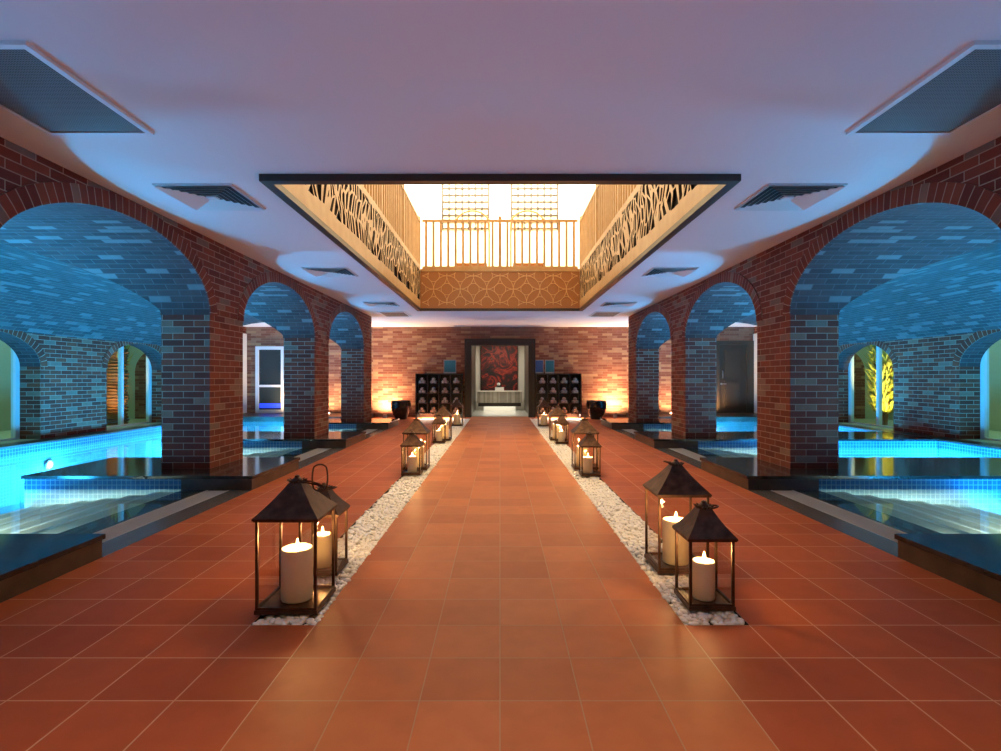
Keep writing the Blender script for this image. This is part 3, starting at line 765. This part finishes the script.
railing('along the right side of the ceiling opening', (OX+.04, OY0, 0), (OX+.04, OY1+.03, 0), 48, (.25,.5,.74,1))
# gallery room upstairs
b = MB(); GX, GY0, GY1, GZ = 4.6, 1.0, 14.6, 6.8
b.face([(-GX,GY1,ZP1),(GX,GY1,ZP1),(GX,GY1,GZ),(-GX,GY1,GZ)]); b.face([(-GX,GY0,ZP1),(GX,GY0,ZP1),(GX,GY0,GZ),(-GX,GY0,GZ)])
for s in (-1,1): b.face([(s*GX,GY0,ZP1),(s*GX,GY1,ZP1),(s*GX,GY1,GZ),(s*GX,GY0,GZ)])
b.face([(-GX,GY0,GZ),(GX,GY0,GZ),(GX,GY1,GZ),(-GX,GY1,GZ)])
b.face([(-OX,OY0,ZC),(OX,OY0,ZC),(OX,OY0,ZP1),(-OX,OY0,ZP1)])
b.build('wall_gallery', M_plaster, kind='structure')
b = MB(); 
b.box(-GX,-OX-.085,GY0,GY1,ZP1-.1,ZP1-.002); b.box(OX+.085,GX,GY0,GY1,ZP1-.1,ZP1-.002); b.box(-OX-.085,OX+.085,GY0,OY0,ZP1-.1,ZP1-.002); b.box(-OX-.085,OX+.085,OY1+.05,GY1,ZP1-.1,ZP1-.002)
b.build('floor_gallery', M_plaster, kind='structure')
M_gl = mat('lit_window_pane', (.85,.78,.60), .4)
for s in (-1,1):
    xc = s*.93; t = MB(); x0, x1, z0_, z1_ = xc-.62, xc+.62, 5.2, 6.6
    for x in (x0, x1): t.box(x-.02, x+.02, GY1-.06, GY1-.005, z0_, z1_)
    for i in range(1,7): 
        x = x0+(x1-x0)*i/7; t.box(x-.010, x+.010, GY1-.05, GY1-.01, z0_, z1_)
    for i in range(0, 8):
        z = z0_+.18*i+.03; t.box(x0, x1, GY1-.05, GY1-.01, z-.010, z+.010)
        for j in range(1,7): 
            x = x0+(x1-x0)*j/7; t.box(x-.028, x+.028, GY1-.06, GY1-.008, z-.028, z+.028)
    o = t.build('window_%d' % idx, M_frame, kind='structure'); idx += 1
    box('window_pane', x0, x1, GY1-.012, GY1-.006, z0_, z1_, M_gl, o)
def chair():
    t = empty('hoop_back_chair')
    b = MB(); P = [(.40*math.cos(PI*i/18)*1.0, 0, 1.22+.32*math.sin(PI*i/18)) for i in range(19)]
    P = [(.40,-.0,.16)] + P + [(-.40,0,.16)]; b.tube(P, .022, 8); b.build('hoop_back', M_gold, t)
    b = MB(); b.box(-.36,.36,-.52,.0,.12,.18); b.build('seat', M_gold_d, t, weld=True)
    for sx in (-1,1):
        for y in (-.48, -.0):
            b = MB(); b.tube([(sx*.32,y,0),(sx*.34 if y else sx*.39,y,.16)], .022, 8); b.build('leg', M_gold_d, t)
    return t
C0 = chair()
for s in (-1,1):
    o = C0 if s < 0 else copy_tree(C0); o.location = (s*.66, 12.95, ZP1)
    tag(o, 'wooden chair with a rounded hoop back behind the upstairs railing, %s one' % SIDE[s], 'chair', 'hoop-backed chairs upstairs')

# ------------------------------------------------------------------ end wall: doorway, vestibule
b = MB(); y0, y1 = YB-.12, YB+.22; ox = 1.05; ix = .87
b.box(-ox, -ix, y0, y1, 0, 2.37); b.box(ix, ox, y0, y1, 0, 2.37); b.box(-ix, ix, y0, y1, 2.20, 2.37)
b.box(-ox-.03, -ox+.04, y0-.03, y0, 0, 2.40); b.box(ox-.04, ox+.03, y0-.03, y0, 0, 2.40); b.box(-ox-.03, ox+.03, y0-.03, y0, 2.33, 2.40)
b.build('door_1', M_doorf, kind='structure')
b = MB(); VY = 20.6
b.face([(-1.0,VY,0),(1.0,VY,0),(1.0,VY,2.6),(-1.0,VY,2.6)])
b.face([(-1.0,YB+.2,2.6),(1.0,YB+.2,2.6),(1.0,VY,2.6),(-1.0,VY,2.6)])
b.build('wall_vestibule_back', M_plaster, kind='structure')
for s in (-1,1):
    b = MB(); b.face([(s*.93,YB+.2,0),(s*.93,VY,0),(s*.93,VY,2.6),(s*.93,YB+.2,2.6)]); 
    b.build('wall_vestibule_%s' % SIDE[s], M_walnut, kind='structure')
b = MB(); b.face([(-.95,YB+.22,.002),(.95,YB+.22,.002),(.95,VY,.002),(-.95,VY,.002)]); b.build('floor_vestibule', M_pfloor, kind='structure')
t = empty('red_painting', (0, VY-.06, 0))
b = MB(); b.box(-.72,.66,0,.04,.72,2.52); b.build('canvas', M_art, t, weld=True)
b = MB(); b.box(-.74,-.72,-.01,.05,.70,2.54); b.box(.66,.68,-.01,.05,.70,2.54); b.box(-.72,.66,-.01,.05,2.52,2.54); b.build('frame', M_doorf, t)
tag(t, 'tall abstract red and black painting on the white wall beyond the doorway', 'painting')
t = empty('console_table', (0, 19.9, 0))
b = MB(); b.box(-.83,.80,-.2,.25,.30,.70); b.build('body', M_console, t)
b = MB(); b.box(-.85,.82,-.23,.27,.70,.74); b.build('top', M_plaster, t, weld=True)
b = MB(); b.box(-.80,.77,-.17,.22,.17,.30); b.build('plinth', M_doorf, t)
b = MB(); b.box(-.6,.57,.0,.2,.0,.17); b.build('foot', M_plaster, t)
tag(t, 'grey fluted stone console in front of the red painting', 'console')
t = empty('white_box', (-.02, 19.85, .74))
b = MB(); b.box(-.16,.16,-.08,.08,0,.13); b.build('box_body', M_white, t, weld=True, bevel=.005)
tag(t, 'small white box standing on the stone console', 'box')
t = empty('ornament', (-.05, 19.85, .87))
b = MB(); b.lathe([(.09,0),(.10,.02),(.05,.05),(.02,.06)], n=16); b.build('foot', M_black, t)
b = MB(); b.lathe([(.001,.055),(.05,.07),(.065,.11),(.05,.15),(.001,.17)], n=16); b.build('bloom', M_white, t)
tag(t, 'little white ornament with a black foot on top of the white box', 'ornament')

# ------------------------------------------------------------------ cubby shelves with rolled towels
def shelf(s):
    x0, x1 = (-2.53, -1.13) if s < 0 else (1.09, 2.44)
    y0, y1 = 16.14, 16.54; z0_, z1_ = .13, 1.335; n = 4; rows_ = 4
    t = empty('cubby_shelf', ((x0+x1)/2, (y0+y1)/2, 0)); ox_, oy_ = (x0+x1)/2, (y0+y1)/2
    b = MB(); w_ = .028
    b.box(x0-ox_, x1-ox_, y0-oy_, y1-oy_, z1_-w_, z1_); b.box(x0-ox_, x1-ox_, y0-oy_, y1-oy_, z0_, z0_+w_)
    for x in (x0, x1-w_): b.box(x-ox_, x+w_-ox_, y0-oy_, y1-oy_, z0_+w_, z1_-w_)
    b.build('carcass', M_black, t); 
    b = MB(); b.box(x0+w_-ox_, x1-w_-ox_, y1-.015-oy_, y1-oy_-.001, z0_+w_, z1_-w_); b.build('back_panel', M_black, t)
    M_ = mat('dark_grey_divider_%s' % SIDE[s], (.045,.038,.036), .35)
    cw = (x1-x0-w_)/n; rh = (z1_-z0_-w_)/rows_
    for i in range(1, n): x = x0+w_/2+cw*i; b = MB(); b.box(x-.01-ox_, x+.01-ox_, y0+.003-oy_, y1-.02-oy_, z0_+w_, z1_-w_); b.build('divider', M_, t)
    for j in range(1, rows_): z = z0_+w_/2+rh*j; b = MB(); b.box(x0+w_-ox_, x1-w_-ox_, y0+.006-oy_, y1-.02-oy_, z-.009, z+.009); b.build('shelf_board', M_, t)
    for x in (x0+.03, x1-.07):
        b = MB(); b.box(x-ox_, x+.04-ox_, y0+.02-oy_, y1-.02-oy_, 0, z0_); b.build('leg', M_black, t)
    b = MB(); b.box(x0+.1-ox_, x1-.1-ox_, y0+.18-oy_, y0+.21-oy_, z0_-.012, z0_-.001); b.build('light_strip', M_led, t)
    tag(t, 'black cubby shelf of sixteen pigeonholes against the brick wall, %s of the doorway' % SIDE[s], 'shelf', 'cubby shelves beside the doorway')
    rn = ['bottom','third','second','top']; cn = ['first','second','third','fourth']
    for i in range(n):
        for j in range(rows_):
            cx = x0+w_/2+cw*(i+.5); cz = z0_+w_/2+rh*j+.011
            for k, (dx, dz, nm) in enumerate(((-.048,.046,'left-hand'),(.048,.046,'right-hand'),(0,.126,'uppermost'))):
                o = TOW.copy() if TOW.get('used') else TOW
                if o is not TOW: COL.objects.link(o)
                TOW['used'] = 1
                o.location = (cx+dx, 16.30, cz+dz+.001); o.rotation_euler = (0, random.uniform(0, 6), 0)
                tag(o, '%s of three pale towels, %s row, %s pigeonhole from left, %s shelf' % (nm, rn[j], cn[i], SIDE[s]), 'towel', 'rolled towels in the %s cubby shelf' % SIDE[s])
b = MB(); R_ = .045
b.lathe([(.001,-.14),(.012,-.146),(.014,-.140),(.026,-.147),(.028,-.140),(.036,-.146),(.043,-.138),(R_,-.125),(R_,.10),(.039,.115),(.001,.12)], n=20)
TOW = b.build('rolled_towel', M_towel, weld=True)
for v in TOW.data.vertices: v.co = Vector((v.co.x, v.co.z, -v.co.y))
for s in (-1,1): shelf(s)
for k in list(bpy.data.objects):
    if 'used' in k: del k['used']
# boards standing on the shelves
for (xa, xb, m, lab) in ((-1.72,-1.34,M_teal,'teal board standing on the left cubby shelf'),(1.07,1.33,M_blue,'deep blue board on the right shelf, next to the doorway'),(1.375,1.66,M_teal,'teal board on the right shelf, beside the blue one')):
    t = empty('square_board', ((xa+xb)/2, 16.5, 1.335)); h = (xb-xa)/2
    b = MB(); b.box(-h+.015,h-.015,-.012,.0,.05,.40); b.build('panel', m, t)
    b = MB(); b.box(-h,-h+.015,-.02,.01,0,.42); b.box(h-.015,h,-.02,.01,0,.42); b.box(-h+.015,h-.015,-.02,.01,0,.05); b.box(-h+.015,h-.015,-.02,.01,.40,.42); b.build('rim', M_rim, t)
    tag(t, lab, 'board')
# pots
for s in (-1,1):
    x = -2.88 if s < 0 else 2.80; t = empty('black_pot', (x, 15.7, 0))
    b = MB(); b.lathe([(.14,0),(.165,.02),(.21,.12),(.262,.26),(.285,.40),(.275,.50),(.285,.53),(.27,.545),(.255,.53),(.25,.42),(.001,.40)], n=32); b.build('body', M_pot, t, weld=True)
    b = MB()
    for k in range(16):
        a = 2*PI*k/16; b.tube([(.213*math.cos(a),.213*math.sin(a),.12),(.266*math.cos(a),.266*math.sin(a),.27),(.287*math.cos(a),.287*math.sin(a),.42),(.279*math.cos(a),.279*math.sin(a),.49)], .007, 5)
    b.build('ribs', M_pot, t)
    tag(t, 'black glazed ribbed pot on the floor %s of the %s cubby shelf' % ('left' if s < 0 else 'right', SIDE[s]), 'pot', 'black pots by the end wall')
# uplight fixtures
for s in (-1,1):
    for j, x in enumerate((3.47, 5.15, 6.35)):
        zf = 0 if j == 0 else .13
        t = empty('floor_uplight', (s*x, 16.28, zf))
        b = MB(); b.lathe([(.055,0),(.06,.01),(.06,.10 if j == 0 else .02),(.05,.10 if j == 0 else .02)], n=16); b.build('housing', M_steel, t)
        b = MB(); b.lathe([(.05,.085 if j == 0 else .012),(.001,.09 if j == 0 else .018)], n=16); b.build('lens', M_led, t)
        tag(t, 'small round floor uplight washing the brick end wall, %s %s' % (SIDE[s], ('beside the pot', 'behind the farthest pier', 'farthest from the walkway')[j]), 'uplight', 'floor uplights')
# pool wing end: window on the left, door on the right
b = MB(); x0, x1, z0_, z1_ = -7.50, -6.62, .13, 2.17; y = YB-.05
w_ = .10
b.box(x0,x0+w_,y,YB,z0_,z1_); b.box(x1-w_,x1,y,YB,z0_,z1_); b.box(x0+w_,x1-w_,y,YB,z1_-w_,z1_); b.box(x0+w_,x1-w_,y,YB,z0_,z0_+w_); b.box(x0+w_,x1-w_,y,YB,.92,.99)
wo = b.build('window_%d' % idx, M_white, kind='structure'); idx += 1
box('window_glass', x0+w_, x1-w_, YB-.012, YB-.006, z0_+w_, z1_-w_, mat('night_window', (.035,.045,.045), .05), wo)
b = MB(); b.box(x0+w_+.02, x1-w_-.02, YB-.018, YB-.013, .28, .42); b.build('blue_glow', M_bluelit, wo)
b = MB(); x0, x1 = 6.60, 7.76; z1_ = 2.34
b.box(x0,x0+.12,YB-.10,YB,.13,z1_); b.box(x1-.22,x1,YB-.10,YB,.13,z1_); b.box(x0+.12,x1-.22,YB-.10,YB,z1_-.12,z1_)
do = b.build('door_2', M_door, kind='structure')
b = MB(); xa, xb = x0+.12, x1-.22; b.box(xa,xb,YB-.05,YB-.01,.13,z1_-.12)
b.box(xa+.16,xb-.16,YB-.066,YB-.05,1.25,z1_-.28); b.box(xa+.16,xb-.16,YB-.062,YB-.05,.30,1.12)
for (za,zb_) in ((1.25,z1_-.28),(.30,1.12)): b.box(xa+.20,xb-.20,YB-.070,YB-.062,za+.04,zb_-.04)
b.build('door_leaf', M_door, do)
b = MB(); b.tube([(xa+.06,YB-.05,1.02),(xa+.06,YB-.11,1.02),(xa+.19,YB-.11,1.02)], .010, 8); b.tube([(xa+.06,YB-.05,1.02),(xa+.06,YB-.056,1.02)], .03, 12); b.tube([(xa+.10,YB-.05,1.20),(xa+.10,YB-.08,1.22),(xa+.10,YB-.08,1.40),(xa+.10,YB-.05,1.42)], .012, 8); b.build('door_handle', M_steel, do)
for s in (-1,1): box('trim_%d' % (5 if s < 0 else 6), s*7.76, s*7.798, 16.25, 16.56, .13, 2.55, M_white, kind='structure')

# ------------------------------------------------------------------ plants beyond the windows
def palm_trunk():
    t = empty('palm_tree', (-8.98, 12.65, .1)); b = MB(); prof = []
    for i in range(34):
        z = i*.072; prof += [(.20+.03*math.sin(i*.9), z), (.235+.02*math.sin(i*1.7), z+.045), (.19, z+.062)]
    b.lathe(prof, n=20); b.build('trunk', M_bark, t)
    b = MB(); rnd = random.Random(3)
    for k in range(40):
        a = rnd.uniform(0, 2*PI); z = rnd.uniform(1.2, 2.3); l = rnd.uniform(.2,.4)
        c0 = Vector((.2*math.cos(a), .2*math.sin(a), z)); d = Vector((math.cos(a)*l*.6, math.sin(a)*l*.6, l)); sd = Vector((-math.sin(a),math.cos(a),0))*.03
        b.face([c0-sd, c0+sd, c0+d*.6+sd, c0+d]); b.face([c0+sd, c0-sd, c0+d])
    b.build('leaf_bases', M_leaf, t)
    tag(t, 'stout brown palm trunk behind the far arched window on the left', 'palm tree')
palm_trunk()
def shrub():
    t = empty('yellow_palm_shrub', (8.95, 12.6, .1)); b = MB(); rnd = random.Random(8)
    for k in range(1700):
        z = rnd.uniform(.25, 2.2); a = rnd.uniform(0,2*PI); r = rnd.uniform(.03,.30)*(1-.35*abs(z-1.1)/1.1)
        c0 = Vector((r*math.cos(a), r*math.sin(a), z)); l = rnd.uniform(.18,.34)
        d = Vector((math.cos(a)*l*.5+rnd.uniform(-.08,.08), math.sin(a)*l*.5, l*rnd.uniform(.2,1))); sd = Vector((-math.sin(a),math.cos(a),rnd.uniform(-.4,.4)))*.018
        b.face([c0-sd*.4, c0+d*.45-sd, c0+d, c0+d*.45+sd])
    b.build('foliage', M_leaf, t)
    b = MB()
    for k in range(7):
        a = k*.9; b.tube([(.05*math.cos(a),.05*math.sin(a),0),(.1*math.cos(a),.1*math.sin(a),.8),(.22*math.cos(a),.22*math.sin(a),1.8)], [.03,.025,.01], 7)
    b.build('stem', M_bark, t)
    tag(t, 'bushy palm lit yellow from below behind the far arched window on the right', 'palm shrub')
shrub()
def aim(o, tgt): o.rotation_euler = (Vector(tgt)-o.location).to_track_quat('-Z','Y').to_euler()
o = spot('garden_light', (8.55, 11.75, .25), (0,0,0), 300, (1,.74,.28), math.radians(75), .5); aim(o, (8.95, 12.6, 1.3))
o = spot('garden_light', (-8.5, 11.7, .25), (0,0,0), 110, (1,.62,.30), math.radians(75), .5); aim(o, (-8.98, 12.65, 1.3))
